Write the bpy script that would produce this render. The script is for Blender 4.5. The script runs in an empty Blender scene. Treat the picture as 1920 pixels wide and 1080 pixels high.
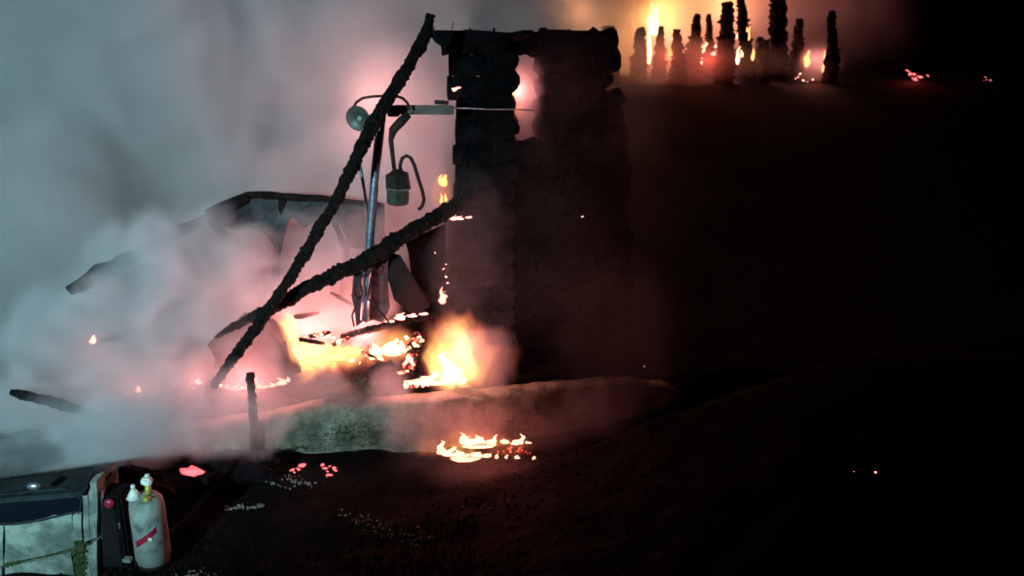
import bpy, bmesh, math, random
from mathutils import Vector, Matrix, noise
import numpy as np
R = math.radians
random.seed(7)
S = bpy.context.scene
COL = S.collection

# ------------------------------------------------------------------ camera
H, PITCH, F = 7.0, R(17), 960 / math.tan(R(30))
cam_d = bpy.data.cameras.new("camera"); cam = bpy.data.objects.new("camera", cam_d); COL.objects.link(cam)
cam.location = (0, 0, H); cam.rotation_euler = (R(90) - PITCH, 0, 0)
cam_d.sensor_width = 36; cam_d.angle = R(60); cam_d.clip_end = 1500; cam_d.clip_start = 0.1
S.camera = cam
cam_d.dof.use_dof = True; cam_d.dof.focus_distance = 7.0; cam_d.dof.aperture_fstop = 1.9      # a phone that missed its focus in the dark
# ------------------------------------------------------------------ world: night sky
w = bpy.data.worlds.new("World"); S.world = w; w.use_nodes = True
nt = w.node_tree; bg = nt.nodes['Background']
sky = nt.nodes.new('ShaderNodeTexSky'); sky.sky_type = 'NISHITA'; sky.sun_disc = False
sky.sun_elevation = R(-9); sky.sun_rotation = R(200)
nt.links.new(sky.outputs[0], bg.inputs[0]); bg.inputs[1].default_value = 0.05
S.view_settings.view_transform = 'Standard'; S.view_settings.look = 'None'
S.view_settings.exposure = 0; S.view_settings.gamma = 1
S.cycles.use_adaptive_sampling = True; S.cycles.adaptive_threshold = 0.03; S.cycles.adaptive_min_samples = 16
S.cycles.use_denoising = True
S.cycles.max_bounces = 6; S.cycles.diffuse_bounces = 2; S.cycles.glossy_bounces = 2; S.cycles.transparent_max_bounces = 12
S.cycles.volume_bounces = 2
S.cycles.volume_step_rate = 2.5; S.cycles.volume_max_steps = 160
S.cycles.sample_clamp_indirect = 4
S.cycles.caustics_reflective = False; S.cycles.caustics_refractive = False

def ray(px, py):
    a, b = (px - 960) / F, (540 - py) / F
    return Vector((a, math.cos(PITCH) + b * math.sin(PITCH), -math.sin(PITCH) + b * math.cos(PITCH)))
def P(px, py, Y):
    d = ray(px, py); return Vector((0, 0, H)) + d * (Y / d.y)
def G(px, py, z=0.0):
    d = ray(px, py); return Vector((0, 0, H)) + d * ((z - H) / d.z)
def M(n, px, py, Y):            # metres covered by n picture units at that distance
    d = ray(px, py); return n / F * (Y / d.y)

# ------------------------------------------------------------------ lights
def lamp(name, kind, loc, energy, color, size=0.3, aim=None, spot=None):
    l = bpy.data.lights.new(name, kind); l.energy = energy; l.color = color
    if kind in ('POINT', 'SPOT'): l.shadow_soft_size = size
    o = bpy.data.objects.new(name, l); COL.objects.link(o); o.location = loc
    if aim is not None: o.rotation_euler = (Vector(aim) - Vector(loc)).to_track_quat('-Z', 'Y').to_euler()
    if spot: l.spot_size = R(spot[0]); l.spot_blend = spot[1]
    return o
moon = lamp("moonlight", 'SUN', (0, 0, 30), 0.004, (0.7, 0.8, 1), aim=(6, 20, 0)); moon.data.angle = R(0.5)
# the fire brigade's floodlight that stands behind the photographer, to the left
FLOOD = lamp("fire_brigade_floodlight", 'SPOT', (-9, -9, 9), 52000, (0.48, 0.88, 0.94), 0.4, aim=(-8.1, 15, 4.7), spot=(44, 1.0))
FIRE = (1.0, 0.29, 0.27)
def fire_or_fill_light(loc, e, size=0.25, color=FIRE): return lamp("fire_or_fill_light", 'POINT', loc, e, color, size)
fire_or_fill_light(P(575, 640, 15.4), 520, 0.5)
fire_or_fill_light(P(690, 630, 15.4), 380, 0.4)
fire_or_fill_light(P(850, 650, 13.9), 220, 0.45)
fire_or_fill_light(P(900, 832, 12.75), 85, 0.25, (1, .16, .12))
fire_or_fill_light(P(968, 165, 15.8), 60, 0.12)
fire_or_fill_light(P(830, 345, 17.0), 60, 0.2)
fire_or_fill_light(P(700, 190, 20.0), 380, 0.8, (1.0, 0.36, 0.31))  # fill without a flame, added to turn the back smoke pink
fire_or_fill_light(P(470, 715, 13.9), 90, 0.2)
fire_or_fill_light(P(372, 712, 13.6), 30, 0.15); fire_or_fill_light(P(260, 730, 13.5), 12, 0.15); fire_or_fill_light(P(174, 640, 14.0), 9, 0.15)
fire_or_fill_light(P(1228, 25, 47.5), 2000, 0.6, (1, .38, .09))
fire_or_fill_light(P(1390, 80, 46), 500, 0.5)
fire_or_fill_light(P(1300, 90, 46), 500, 0.5)
fire_or_fill_light(P(1530, 110, 44), 160, 0.3)
fire_or_fill_light(P(1090, 20, 45), 1700, 0.8, (1, .40, .16))  # no flame here: added to warm the haze behind the wall top
fire_or_fill_light(P(1360, 10, 48), 700, .8, (1, .33, .10)); fire_or_fill_light(P(1250, 105, 43), 90, .3, (1, .10, .05)); fire_or_fill_light(P(1330, 110, 42), 120, .3, (1, .10, .06))  # first lamp has no flame, added for orange haze; red pair redden trunk bases

# ------------------------------------------------------------------ helpers
def tag(o, label=None, cat=None, group=None, kind=None):
    if label: o['label'] = label
    if cat: o['category'] = cat
    if group: o['group'] = group
    if kind: o['kind'] = kind
    return o
def thing(name, label, cat, loc=(0, 0, 0), group=None):
    o = bpy.data.objects.new(name, None); COL.objects.link(o); o.location = loc; o.empty_display_size = .2
    return tag(o, label, cat, group)
def link(name, me, mat, parent=None, smooth=False):
    o = bpy.data.objects.new(name, me); COL.objects.link(o)
    if mat and not me.materials: me.materials.append(mat)
    if parent is not None:
        o.parent = parent; o.location = -Vector(parent.location)   # geometry is written in world metres
        o.matrix_parent_inverse = Matrix.Identity(4)
    if smooth:
        for p in me.polygons: p.use_smooth = True
    return o
def mesh(name, vs, fs):
    me = bpy.data.meshes.new(name); me.from_pydata([tuple(v) for v in vs], [], fs); me.update(); return me
def n3(v, s, seed=0): return noise.noise(Vector(v) * s + Vector((seed * 7.3, seed * 3.1, seed * 1.7)))

def tube_data(pts, radii, seg=10, rough=0.0, rscale=3.0, seed=0, step=None, off=0, flat=1.0, fine=0.0):
    """rings along a polyline; rough displaces the skin like charred alligator bark"""
    pts = [Vector(p) for p in pts]
    if not hasattr(radii, '__len__'): radii = [radii] * len(pts)
    if step:
        np_, nr = [], []
        for i in range(len(pts) - 1):
            L = (pts[i + 1] - pts[i]).length; k = max(1, int(L / step))
            for j in range(k):
                t = j / k; np_.append(pts[i].lerp(pts[i + 1], t)); nr.append(radii[i] * (1 - t) + radii[i + 1] * t)
        np_.append(pts[-1]); nr.append(radii[-1]); pts, radii = np_, nr
    vs, fs = [], []
    t0 = (pts[1] - pts[0]).normalized()
    up = Vector((0, 0, 1)) if abs(t0.z) < .9 else Vector((1, 0, 0))
    for i, p in enumerate(pts):
        t = (pts[min(i + 1, len(pts) - 1)] - pts[max(i - 1, 0)]).normalized()
        a = t.cross(up).normalized(); b = a.cross(t).normalized(); up = b
        for k in range(seg):
            an = 2 * math.pi * k / seg
            d = a * math.cos(an) + b * math.sin(an) * flat
            q = p + d * radii[i]
            r = radii[i] * (1 + rough * n3(q, rscale, seed) * 2 + rough * .8 * n3(q, rscale * 3.1, seed + 5) + fine * n3(q, 21, seed + 8))
            vs.append(p + d * r)
    n = len(pts)
    for i in range(n - 1):
        for k in range(seg):
            k2 = (k + 1) % seg
            fs.append((off + i * seg + k, off + i * seg + k2, off + (i + 1) * seg + k2, off + (i + 1) * seg + k))
    fs.append(tuple(off + k for k in reversed(range(seg)))); fs.append(tuple(off + (n - 1) * seg + k for k in range(seg)))
    return vs, fs
def tube(name, pts, radii, mat, parent=None, smooth=True, **kw):
    vs, fs = tube_data(pts, radii, **kw); return link(name, mesh(name, vs, fs), mat, parent, smooth)
def box(name, c, s, mat, parent=None, rot=None, bevel=0.0, rough=0.0, cuts=0, seed=0):
    bm = bmesh.new(); bmesh.ops.create_cube(bm, size=1)
    for v in bm.verts: v.co = Vector((v.co.x * s[0], v.co.y * s[1], v.co.z * s[2]))
    if cuts: bmesh.ops.subdivide_edges(bm, edges=bm.edges[:], cuts=cuts, use_grid_fill=True)
    if bevel: bmesh.ops.bevel(bm, geom=bm.edges[:] if not cuts else [e for e in bm.edges if e.calc_face_angle(0) > 1], offset=bevel, segments=2, affect='EDGES')
    c = Vector(c)
    for v in bm.verts:
        if rough: v.co += Vector((n3(v.co + c, 4, seed), n3(v.co + c, 4, seed + 2), n3(v.co + c, 4, seed + 4))) * rough
        if rot is not None: v.co = rot @ v.co
        v.co += c
    me = bpy.data.meshes.new(name); bm.to_mesh(me); bm.free()
    return link(name, me, mat, parent)
def slab(name, outline, thick, mat, parent=None, rough=0.0, seed=0, direction=(0, 1, 0), smooth=False, fine=.12):
    """an outline of 3-D points given real thickness"""
    d = Vector(direction) * thick; n = len(outline)
    vs = [Vector(p) for p in outline] + [Vector(p) + d for p in outline]
    fs = [tuple(range(n)), tuple(reversed(range(n, 2 * n)))] + [(i, i + n, (i + 1) % n + n, (i + 1) % n) for i in range(n)]
    me = mesh(name, vs, fs)
    if rough:
        bm = bmesh.new(); bm.from_mesh(me); bmesh.ops.triangulate(bm, faces=bm.faces[:])
        for _ in range(3): bmesh.ops.subdivide_edges(bm, edges=[e for e in bm.edges if e.calc_length() > fine], cuts=1)
        for v in bm.verts: v.co += Vector((n3(v.co, 2.5, seed), n3(v.co, 2.0, seed + 1) * 2, n3(v.co, 2.5, seed + 2))) * rough
        bm.to_mesh(me); bm.free()
    return link(name, me, mat, parent, smooth)

# ------------------------------------------------------------------ materials
def mat(name, col, rough=.8, metal=0, col2=None, nscale=6, bump=.3, bscale=30, lo=.4, hi=.6, spec=.3, embers=None):
    m = bpy.data.materials.new(name); m.use_nodes = True; t = m.node_tree; b = t.nodes['Principled BSDF']
    b.inputs['Roughness'].default_value = rough; b.inputs['Metallic'].default_value = metal
    b.inputs['Specular IOR Level'].default_value = spec
    tc = t.nodes.new('ShaderNodeTexCoord')
    if col2:
        nz = t.nodes.new('ShaderNodeTexNoise'); nz.inputs['Scale'].default_value = nscale; nz.inputs['Detail'].default_value = 8
        nz.inputs['Roughness'].default_value = .65
        t.links.new(tc.outputs['Object'], nz.inputs['Vector'])
        r = t.nodes.new('ShaderNodeValToRGB'); r.color_ramp.elements[0].position = lo; r.color_ramp.elements[1].position = hi
        r.color_ramp.elements[0].color = (*col, 1); r.color_ramp.elements[1].color = (*col2, 1)
        t.links.new(nz.outputs[0], r.inputs[0]); t.links.new(r.outputs[0], b.inputs['Base Color'])
    else: b.inputs['Base Color'].default_value = (*col, 1)
    if bump:
        n2 = t.nodes.new('ShaderNodeTexNoise'); n2.inputs['Scale'].default_value = bscale; n2.inputs['Detail'].default_value = 6
        t.links.new(tc.outputs['Object'], n2.inputs['Vector'])
        bp = t.nodes.new('ShaderNodeBump'); bp.inputs['Strength'].default_value = bump; bp.inputs['Distance'].default_value = .05
        t.links.new(n2.outputs[0], bp.inputs['Height']); t.links.new(bp.outputs[0], b.inputs['Normal'])
    if embers:      # glowing cracks and coals
        n4 = t.nodes.new('ShaderNodeTexNoise'); n4.inputs['Scale'].default_value = embers[0]; n4.inputs['Detail'].default_value = 5
        n4.inputs['Roughness'].default_value = .7
        t.links.new(tc.outputs['Object'], n4.inputs['Vector'])
        r = t.nodes.new('ShaderNodeValToRGB'); e = r.color_ramp.elements
        e[0].position = embers[1]; e[0].color = (0, 0, 0, 1); e[1].position = min(1, embers[1] + .12); e[1].color = (1, .45, .25, 1)
        mid = r.color_ramp.elements.new(embers[1] + .05); mid.color = (.7, .05, .03, 1)
        t.links.new(n4.outputs[0], r.inputs[0]); t.links.new(r.outputs[0], b.inputs['Emission Color'])
        b.inputs['Emission Strength'].default_value = embers[2]; m.cycles.emission_sampling = 'NONE'
    return m
CHAR = mat('charred_wood', (.003, .002, .002), .9, col2=(.009, .006, .006), nscale=9, bump=.8, bscale=22, spec=.08)
CHAR2 = mat('charred_wood_deep', (.002, .002, .0025), .95, col2=(.006, .0055, .007), nscale=3, bump=.8, bscale=18, spec=.08)
CHAR3 = mat('charred_wood_shaded', (.0015, .0015, .002), .98, col2=(.004, .0035, .0045), nscale=3, bump=.8, bscale=18, spec=.02)  # darker copy of the deep char: the side wall's shade put into its colour
COAL = mat('glowing_charcoal', (.01, .008, .008), .85, bump=.7, embers=(5, .52, 9))
COAL2 = mat('dim_glowing_charcoal', (.01, .008, .008), .85, bump=.7, embers=(6, .58, 6))
SOIL = mat('burnt_soil', (.003, .003, .003), .95, col2=(.011, .0105, .010), nscale=.9, bump=.8, bscale=7, lo=.42, hi=.72, spec=.04)
WALLM = mat('weathered_concrete', (.07, .075, .055), .9, col2=(.27, .25, .195), nscale=1.7, bump=.7, bscale=14, lo=.40, hi=.60)
STEEL = mat('galvanised_steel', (.30, .33, .42), .32, metal=.8, col2=(.2, .21, .26), nscale=8, bump=.1)
PALEW = mat('pale_scorched_bracket', (.15, .115, .11), .7, col2=(.08, .055, .055), nscale=3, bump=.3)
RUST = mat('rusty_iron', (.035, .015, .012), .7, metal=.3, col2=(.015, .01, .01), nscale=10, bump=.4)
LAMPG = mat('dusty_lamp_bowl', (.025, .025, .022), .4, col2=(.06, .06, .05), nscale=7, bump=.05)
SHEET = mat('scorched_sheet_metal', (.025, .025, .033), .7, metal=0, spec=.1, col2=(.05, .045, .055), nscale=2.5, bump=.35, bscale=6)
SHEETD = mat('sooty_sheet_metal', (.008, .007, .007), .85, metal=0, spec=.06, col2=(.012, .010, .011), nscale=2.5, bump=.35, bscale=6)
ROOF = mat('sooty_roof', (.012, .014, .016), .8, col2=(.035, .04, .045), nscale=2.2, bump=.5, bscale=9)
PLAST = mat('dirty_whitewash', (.08, .10, .09), .85, col2=(.22, .25, .225), nscale=3.4, bump=.45, bscale=16)
MOSS = mat('moss', (.02, .032, .012), .95, spec=.1, col2=(.07, .085, .035), nscale=14, bump=.8, bscale=40)
MORTAR = mat('dark_damp_mortar', (.02, .025, .02), .95, col2=(.05, .06, .045), nscale=9, bump=.6)
SLATE = mat('dark_slate_roof', (.010, .014, .015), .85, spec=.1, col2=(.02, .027, .03), nscale=5, bump=.4)
GLASS = mat('dark_window_glass', (.004, .006, .01), .25, bump=.06, bscale=3, spec=.12)
BOTTLE = mat('scuffed_white_steel', (.10, .11, .10), .6, col2=(.28, .31, .29), nscale=5, lo=.36, hi=.55, bump=.1)
RED = mat('red_enamel', (.35, .02, .04), .3, col2=(.22, .01, .03), nscale=12, bump=.1)
YEL = mat('yellow_brass', (.33, .30, .07), .45, metal=.3, bump=.1)
WHITE = mat('white_enamel', (.62, .64, .60), .4, bump=.05)
ASH = mat('pale_ash', (.16, .17, .15), .95, col2=(.3, .3, .28), nscale=20, bump=.5)
GRASSM = mat('scorched_grass', (.006, .007, .004), .9, col2=(.018, .02, .010), nscale=2, bump=0, spec=.05)
LEAF = mat('scorched_leaves', (.02, .03, .015), .8, col2=(.09, .11, .05), nscale=7, bump=.2)

def flame_mat(name, core, edge, sc, se):
    m = bpy.data.materials.new(name); m.use_nodes = True; t = m.node_tree; t.nodes.clear()
    out = t.nodes.new('ShaderNodeOutputMaterial'); lw = t.nodes.new('ShaderNodeLayerWeight'); lw.inputs[0].default_value = .45
    e = t.nodes.new('ShaderNodeEmission'); tr = t.nodes.new('ShaderNodeBsdfTransparent'); mx = t.nodes.new('ShaderNodeMixShader')
    r = t.nodes.new('ShaderNodeValToRGB'); r.color_ramp.elements[0].color = (*[c * sc for c in core], 1); r.color_ramp.elements[1].color = (*[c * se for c in edge], 1)
    r.color_ramp.elements[0].position = .15; r.color_ramp.elements[1].position = .8
    a = t.nodes.new('ShaderNodeMapRange'); a.inputs['From Min'].default_value = .45; a.inputs['From Max'].default_value = .95
    t.links.new(lw.outputs['Facing'], r.inputs[0]); t.links.new(r.outputs[0], e.inputs[0]); t.links.new(lw.outputs['Facing'], a.inputs['Value'])
    t.links.new(a.outputs[0], mx.inputs[0]); t.links.new(e.outputs[0], mx.inputs[1]); t.links.new(tr.outputs[0], mx.inputs[2]); t.links.new(mx.outputs[0], out.inputs[0])
    m.cycles.emission_sampling = 'NONE'
    return m
FL = flame_mat('flame_white', (1, .60, .34), (1, .26, .10), 3.2, 1.0)
FLH = flame_mat('flame_hot', (1, .62, .30), (1, .34, .08), 7, 2)
FLG = flame_mat('flame_low', (1, .46, .28), (.9, .10, .06), 3.2, .7)
FLY = flame_mat('flame_yellow', (1, .48, .16), (1, .24, .05), 2.3, 1.3)
FLR = flame_mat('flame_pink', (1, .36, .28), (.9, .10, .08), 3, .9)
FLO = flame_mat('flame_orange', (1, .42, .12), (.9, .16, .04), 2, .8)
EMBR = flame_mat('red_ember', (1, .20, .22), (.8, .04, .06), 1.7, .7)
EMB = flame_mat('ember', (1, .40, .34), (.9, .08, .08), 4, 1.2)

# ------------------------------------------------------------------ smoke and fire volumes
def volume_mat(name, color, dens, aniso=0.0, emit=None):
    m = bpy.data.materials.new(name); m.use_nodes = True; t = m.node_tree; t.nodes.clear()
    out = t.nodes.new('ShaderNodeOutputMaterial'); pv = t.nodes.new('ShaderNodeVolumePrincipled')
    pv.inputs['Color'].default_value = (*color, 1); pv.inputs['Density'].default_value = dens; pv.inputs['Anisotropy'].default_value = aniso
    pv.inputs['Density Attribute'].default_value = 'density'
    if emit:
        at = t.nodes.new('ShaderNodeAttribute'); at.attribute_name = 'density'
        r = t.nodes.new('ShaderNodeValToRGB'); cr = r.color_ramp; cr.elements[0].position = 0; cr.elements[0].color = (0, 0, 0, 1)
        cr.elements[1].position = 1; cr.elements[1].color = (.85, .42, .10, 1)
        for p, c in ((.15, (.05, .009, .005)), (.4, (.17, .045, .014)), (.7, (.34, .13, .025))):
            e = cr.elements.new(p); e.color = (*c, 1)
        t.links.new(at.outputs['Fac'], r.inputs[0]); t.links.new(r.outputs[0], pv.inputs['Emission Color'])
        pv.inputs['Emission Strength'].default_value = emit
    t.links.new(pv.outputs[0], out.inputs['Volume']); m.cycles.volume_sampling = 'MULTIPLE_IMPORTANCE'
    return m
def volume(name, label, blobs, material, voxel, nscale, namt, sharp=2.0, warp=0.0, kind='stuff', lo=None, hi=None, stretch=(1, 1, 1), detail=5):
    """blobs: (centre, (rx, ry, rz), density). A field sampled on a grid in the world."""
    me = bpy.data.meshes.new(name); me.materials.append(material)
    o = bpy.data.objects.new(name, me); COL.objects.link(o); tag(o, label, None, None, kind)
    g = bpy.data.node_groups.new(name, 'GeometryNodeTree')
    g.interface.new_socket('Geometry', in_out='INPUT', socket_type='NodeSocketGeometry')
    g.interface.new_socket('Geometry', in_out='OUTPUT', socket_type='NodeSocketGeometry')
    N, Lk = g.nodes, g.links
    gout = N.new('NodeGroupOutput'); pos = N.new('GeometryNodeInputPosition')
    mn = [min(b[0][i] - b[1][i] * 1.35 for b in blobs) for i in range(3)]; mx = [max(b[0][i] + b[1][i] * 1.35 for b in blobs) for i in range(3)]
    if lo: mn = [max(a, b) for a, b in zip(mn, lo)]
    if hi: mx = [min(a, b) for a, b in zip(mx, hi)]
    st = N.new('ShaderNodeVectorMath'); st.operation = 'MULTIPLY'; st.inputs[1].default_value = stretch; Lk.new(pos.outputs[0], st.inputs[0])
    nz = N.new('ShaderNodeTexNoise'); nz.inputs['Scale'].default_value = nscale; nz.inputs['Detail'].default_value = detail
    nz.inputs['Roughness'].default_value = .55; nz.inputs['Distortion'].default_value = warp
    Lk.new(st.outputs[0], nz.inputs['Vector'])
    def math_(op, a, b=None, c=None):
        m = N.new('ShaderNodeMath'); m.operation = op
        for i, v in enumerate((a, b, c)):
            if v is None: continue
            if isinstance(v, (int, float)): m.inputs[i].default_value = v
            else: Lk.new(v, m.inputs[i])
        return m.outputs[0]
    nn = math_('MULTIPLY', math_('SUBTRACT', nz.outputs[0], .5), namt)
    tot = None
    for c, r, d in blobs:
        a = N.new('ShaderNodeVectorMath'); a.operation = 'SUBTRACT'; Lk.new(pos.outputs[0], a.inputs[0]); a.inputs[1].default_value = tuple(c)
        b = N.new('ShaderNodeVectorMath'); b.operation = 'MULTIPLY'; Lk.new(a.outputs[0], b.inputs[0]); b.inputs[1].default_value = tuple(1 / x for x in r)
        l = N.new('ShaderNodeVectorMath'); l.operation = 'LENGTH'; Lk.new(b.outputs[0], l.inputs[0])
        q = math_('MULTIPLY_ADD', l.outputs['Value'], -sharp, sharp)
        q = math_('ADD', q, nn)
        mr = N.new('ShaderNodeMapRange'); mr.interpolation_type = 'SMOOTHSTEP'; Lk.new(q, mr.inputs['Value']); mr.inputs['To Max'].default_value = d
        tot = mr.outputs[0] if tot is None else math_('ADD', tot, mr.outputs[0])
    vc = N.new('GeometryNodeVolumeCube'); Lk.new(tot, vc.inputs['Density']); vc.inputs['Min'].default_value = mn; vc.inputs['Max'].default_value = mx
    for i, ax in enumerate(('Resolution X', 'Resolution Y', 'Resolution Z')): vc.inputs[ax].default_value = max(8, int((mx[i] - mn[i]) / voxel))
    sm = N.new('GeometryNodeSetMaterial'); sm.inputs['Material'].default_value = material
    Lk.new(vc.outputs[0], sm.inputs[0]); Lk.new(sm.outputs[0], gout.inputs[0])
    md = o.modifiers.new('field', 'NODES'); md.node_group = g
    print(name, 'voxels', [int((mx[i] - mn[i]) / voxel) for i in range(3)])
    return o
def blob(px, py, Y, rx, ry, rd, d): return (P(px, py, Y), (M(rx, px, py, Y), rd, M(ry, px, py, Y)), d)

# ------------------------------------------------------------------ ground
def smooth(a, b, x):
    t = min(1, max(0, (x - a) / (b - a))); return t * t * (3 - 2 * t)
# foot of the retaining wall, left to right
WB = [G(x, y) for x, y in ((300, 856), (430, 852), (620, 848), (800, 846), (940, 832), (1060, 812), (1160, 790), (1240, 772), (1285, 762))]
WT = [.36, .50, .76, .86, .86, .82, .66, .45, .15]
def wall_y(x):
    if x <= WB[0].x: return WB[0].y
    for a, b in zip(WB, WB[1:]):
        if x <= b.x: return a.y + (b.y - a.y) * (x - a.x) / (b.x - a.x)
    return WB[-1].y
def terrain(x, y):
    z = 0
    wy = wall_y(x)
    z = .45 * smooth(wy + .1, wy + .6, y)
    z += smooth(18, 45, y) * (3.6) + max(0, y - 45) * .03
    # the black bank on the right, its crest just before the wall
    hb = .1 + 2.3 * smooth(-1.4, 6.5, x) + .6 * smooth(6, 14, x)
    if x > -1.6: z = max(z, hb * smooth(-1.6, -.8, x) * (smooth(13.3, 12.3, y) * (.35 + .65 * smooth(5, 12.2, y))))
    # slope beside the debris line, lower left
    z -= .06 * smooth(-3.0, -3.8, x) * smooth(11.2, 10.8, y)
    z += n3((x, y, 0), .8, 1) * .07 + n3((x, y, 0), 2.6, 2) * .05 + n3((x, y, 0), 7, 2) * .02
    return z
def ground():
    xs = list(np.arange(-9, 9, .12)); ys = list(np.arange(7, 17, .12))
    xs = list(np.linspace(-160, -9, 30))[:-1] + xs + list(np.linspace(9, 220, 40)); ys = list(np.linspace(-20, 7, 14))[:-1] + ys + list(np.linspace(17, 60, 50)) + list(np.linspace(62, 400, 25))
    vs = [(x, y, terrain(x, y)) for y in ys for x in xs]; nx = len(xs)
    fs = [(j * nx + i, j * nx + i + 1, (j + 1) * nx + i + 1, (j + 1) * nx + i) for j in range(len(ys) - 1) for i in range(nx - 1)]
    o = link('ground', mesh('ground', vs, fs), SOIL, smooth=True); tag(o, 'burnt black soil of the slope below the houses', kind='structure')
ground()

# rubble and grass (nobody could count them)
def chunks(name, label, spots, material, kind='stuff', smin=.02, smax=.07):
    vs, fs = [], []
    for (x, y, z) in spots:
        s = random.uniform(smin, smax); o = len(vs); rot = Matrix.Rotation(random.uniform(0, 6), 3, Vector((random.random(), random.random(), 1)).normalized())
        for q in ((1, 0, 0), (-1, 0, 0), (0, 1, 0), (0, -1, 0), (0, 0, .7), (0, 0, -.7)):
            v = rot @ (Vector(q) * s * random.uniform(.6, 1.3)); vs.append((x + v.x, y + v.y, z + v.z))
        for a, b, c in ((0, 2, 4), (2, 1, 4), (1, 3, 4), (3, 0, 4), (2, 0, 5), (1, 2, 5), (3, 1, 5), (0, 3, 5)): fs.append((o + a, o + b, o + c))
    return tag(link(name, mesh(name, vs, fs), material), label, kind=kind)
def scatter(n, x0, x1, y0, y1, f=lambda x, y: True):
    out = []
    while len(out) < n:
        x, y = random.uniform(x0, x1), random.uniform(y0, y1)
        if f(x, y): out.append((x, y, terrain(x, y) + .01))
    return out
chunks('gravel', 'black clods and cinders strewn over the burnt slope', scatter(2600, -6.5, 3, 7.5, 13.3), SOIL, smin=.008, smax=.03)
chunks('rubble', 'charred rubble heaped on the terrace behind the wall', scatter(2600, -6.5, -.2, 13.9, 17.5, lambda x, y: y > wall_y(x) + .3), CHAR2, smin=.04, smax=.16)
def line_spots(a, b, n, spread):
    a, b = G(*a, .1), G(*b, .1); out = []
    for _ in range(n):
        t = random.random(); x = a.x + (b.x - a.x) * t + random.gauss(0, spread); y = a.y + (b.y - a.y) * t + random.gauss(0, spread)
        out.append((x, y, terrain(x, y) + .02))
    return out
chunks('ash', 'pale ash and shards lying in a line across the dark slope', line_spots((500, 890), (560, 905), 14, .05) + line_spots((640, 960), (800, 1012), 120, .09) + line_spots((415, 945), (495, 938), 60, .03) + line_spots((850, 950), (960, 968), 10, .06) + line_spots((330, 1070), (400, 1066), 60, .09) + line_spots((540, 885), (585, 900), 50, .05), ASH, smin=.008, smax=.028)
def tufts(name, label, spots, material, h=.12):
    vs, fs = [], []
    for x, y, z in spots:
        for _ in range(4):
            a = random.uniform(0, 6.28); l = random.uniform(.4, 1) * h; dx, dy = math.cos(a) * l * .5, math.sin(a) * l * .5; wv = .008
            o = len(vs); vs += [(x - wv, y, z - .02), (x + wv, y, z - .02), (x + dx, y + dy, z + l)]; fs.append((o, o + 1, o + 2))
    return tag(link(name, mesh(name, vs, fs), material), label, kind='stuff')
tufts('grass', 'short scorched grass on the dark slope in front', scatter(2500, -5.5, -.5, 8.2, 11.2), GRASSM, .05)

# ------------------------------------------------------------------ retaining wall
def retaining_wall():
    t = thing('retaining_wall', 'long low pale concrete retaining wall with mossy stains below the burning debris', 'wall', (WB[3].x, WB[3].y, 0))
    nseg = 120; pts = []
    tot = len(WB) - 1
    vs, fs = [], []
    rows = 12
    for i in range(nseg + 1):
        u = i / nseg * tot; k = min(int(u), tot - 1); f = u - k
        p = WB[k].lerp(WB[k + 1], f); h = WT[k] * (1 - f) + WT[k + 1] * f
        h += n3((p.x, 0, 0), 1.7, 3) * .05 + n3((p.x, 0, 0), 7, 3) * .025
        for j in range(rows + 1):
            z = -.15 + (h + .15) * j / rows
            vs.append((p.x, p.y + n3((p.x, z, 0), 2, 4) * .05 + n3((p.x, z, 0), 8, 4) * .015 + z * .08, z))
        vs.append((p.x, p.y + .38 + h * .08, h + .02)); vs.append((p.x, p.y + .40, -.15))
    rr = rows + 3
    for i in range(nseg):
        for j in range(rr):
            j2 = (j + 1) % rr
            fs.append((i * rr + j, (i + 1) * rr + j, (i + 1) * rr + j2, i * rr + j2))
    fs.append(tuple(reversed(range(rr)))); fs.append(tuple(nseg * rr + j for j in range(rr)))
    link('wall_face', mesh('wall_face', vs, fs), WALLM, t, True)
    # moss and creeping weeds on its face
    spots = []
    for (cx, cz, sx, sz, n) in ((660, .35, .5, .25, 800), (1075, .45, .5, .3, 1200), (980, .3, .5, .2, 500), (560, .1, .6, .08, 400)):
        bx = P(cx, 800, 13.8).x
        for _ in range(n):
            x = random.gauss(bx, sx * .6); z = abs(random.gauss(cz, sz * .6))
            if z < .8: spots.append((x, wall_y(x) - .015 + z * .08, z))
    vs, fs = [], []
    for x, y, z in spots:
        s = random.uniform(.006, .018); a = random.uniform(0, 3.1); o = len(vs)
        ca, sa = math.cos(a) * s, math.sin(a) * s
        vs += [(x - ca, y - .02, z - sa), (x + sa * .5, y - .05, z - ca * .5), (x + ca, y - .02, z + sa), (x - sa * .5, y - .04, z + ca * .5)]; fs += [(o, o + 1, o + 2, o + 3)]
    m = link('moss', mesh('moss', vs, fs), MOSS, t); m['kind'] = 'stuff'
retaining_wall()

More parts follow.
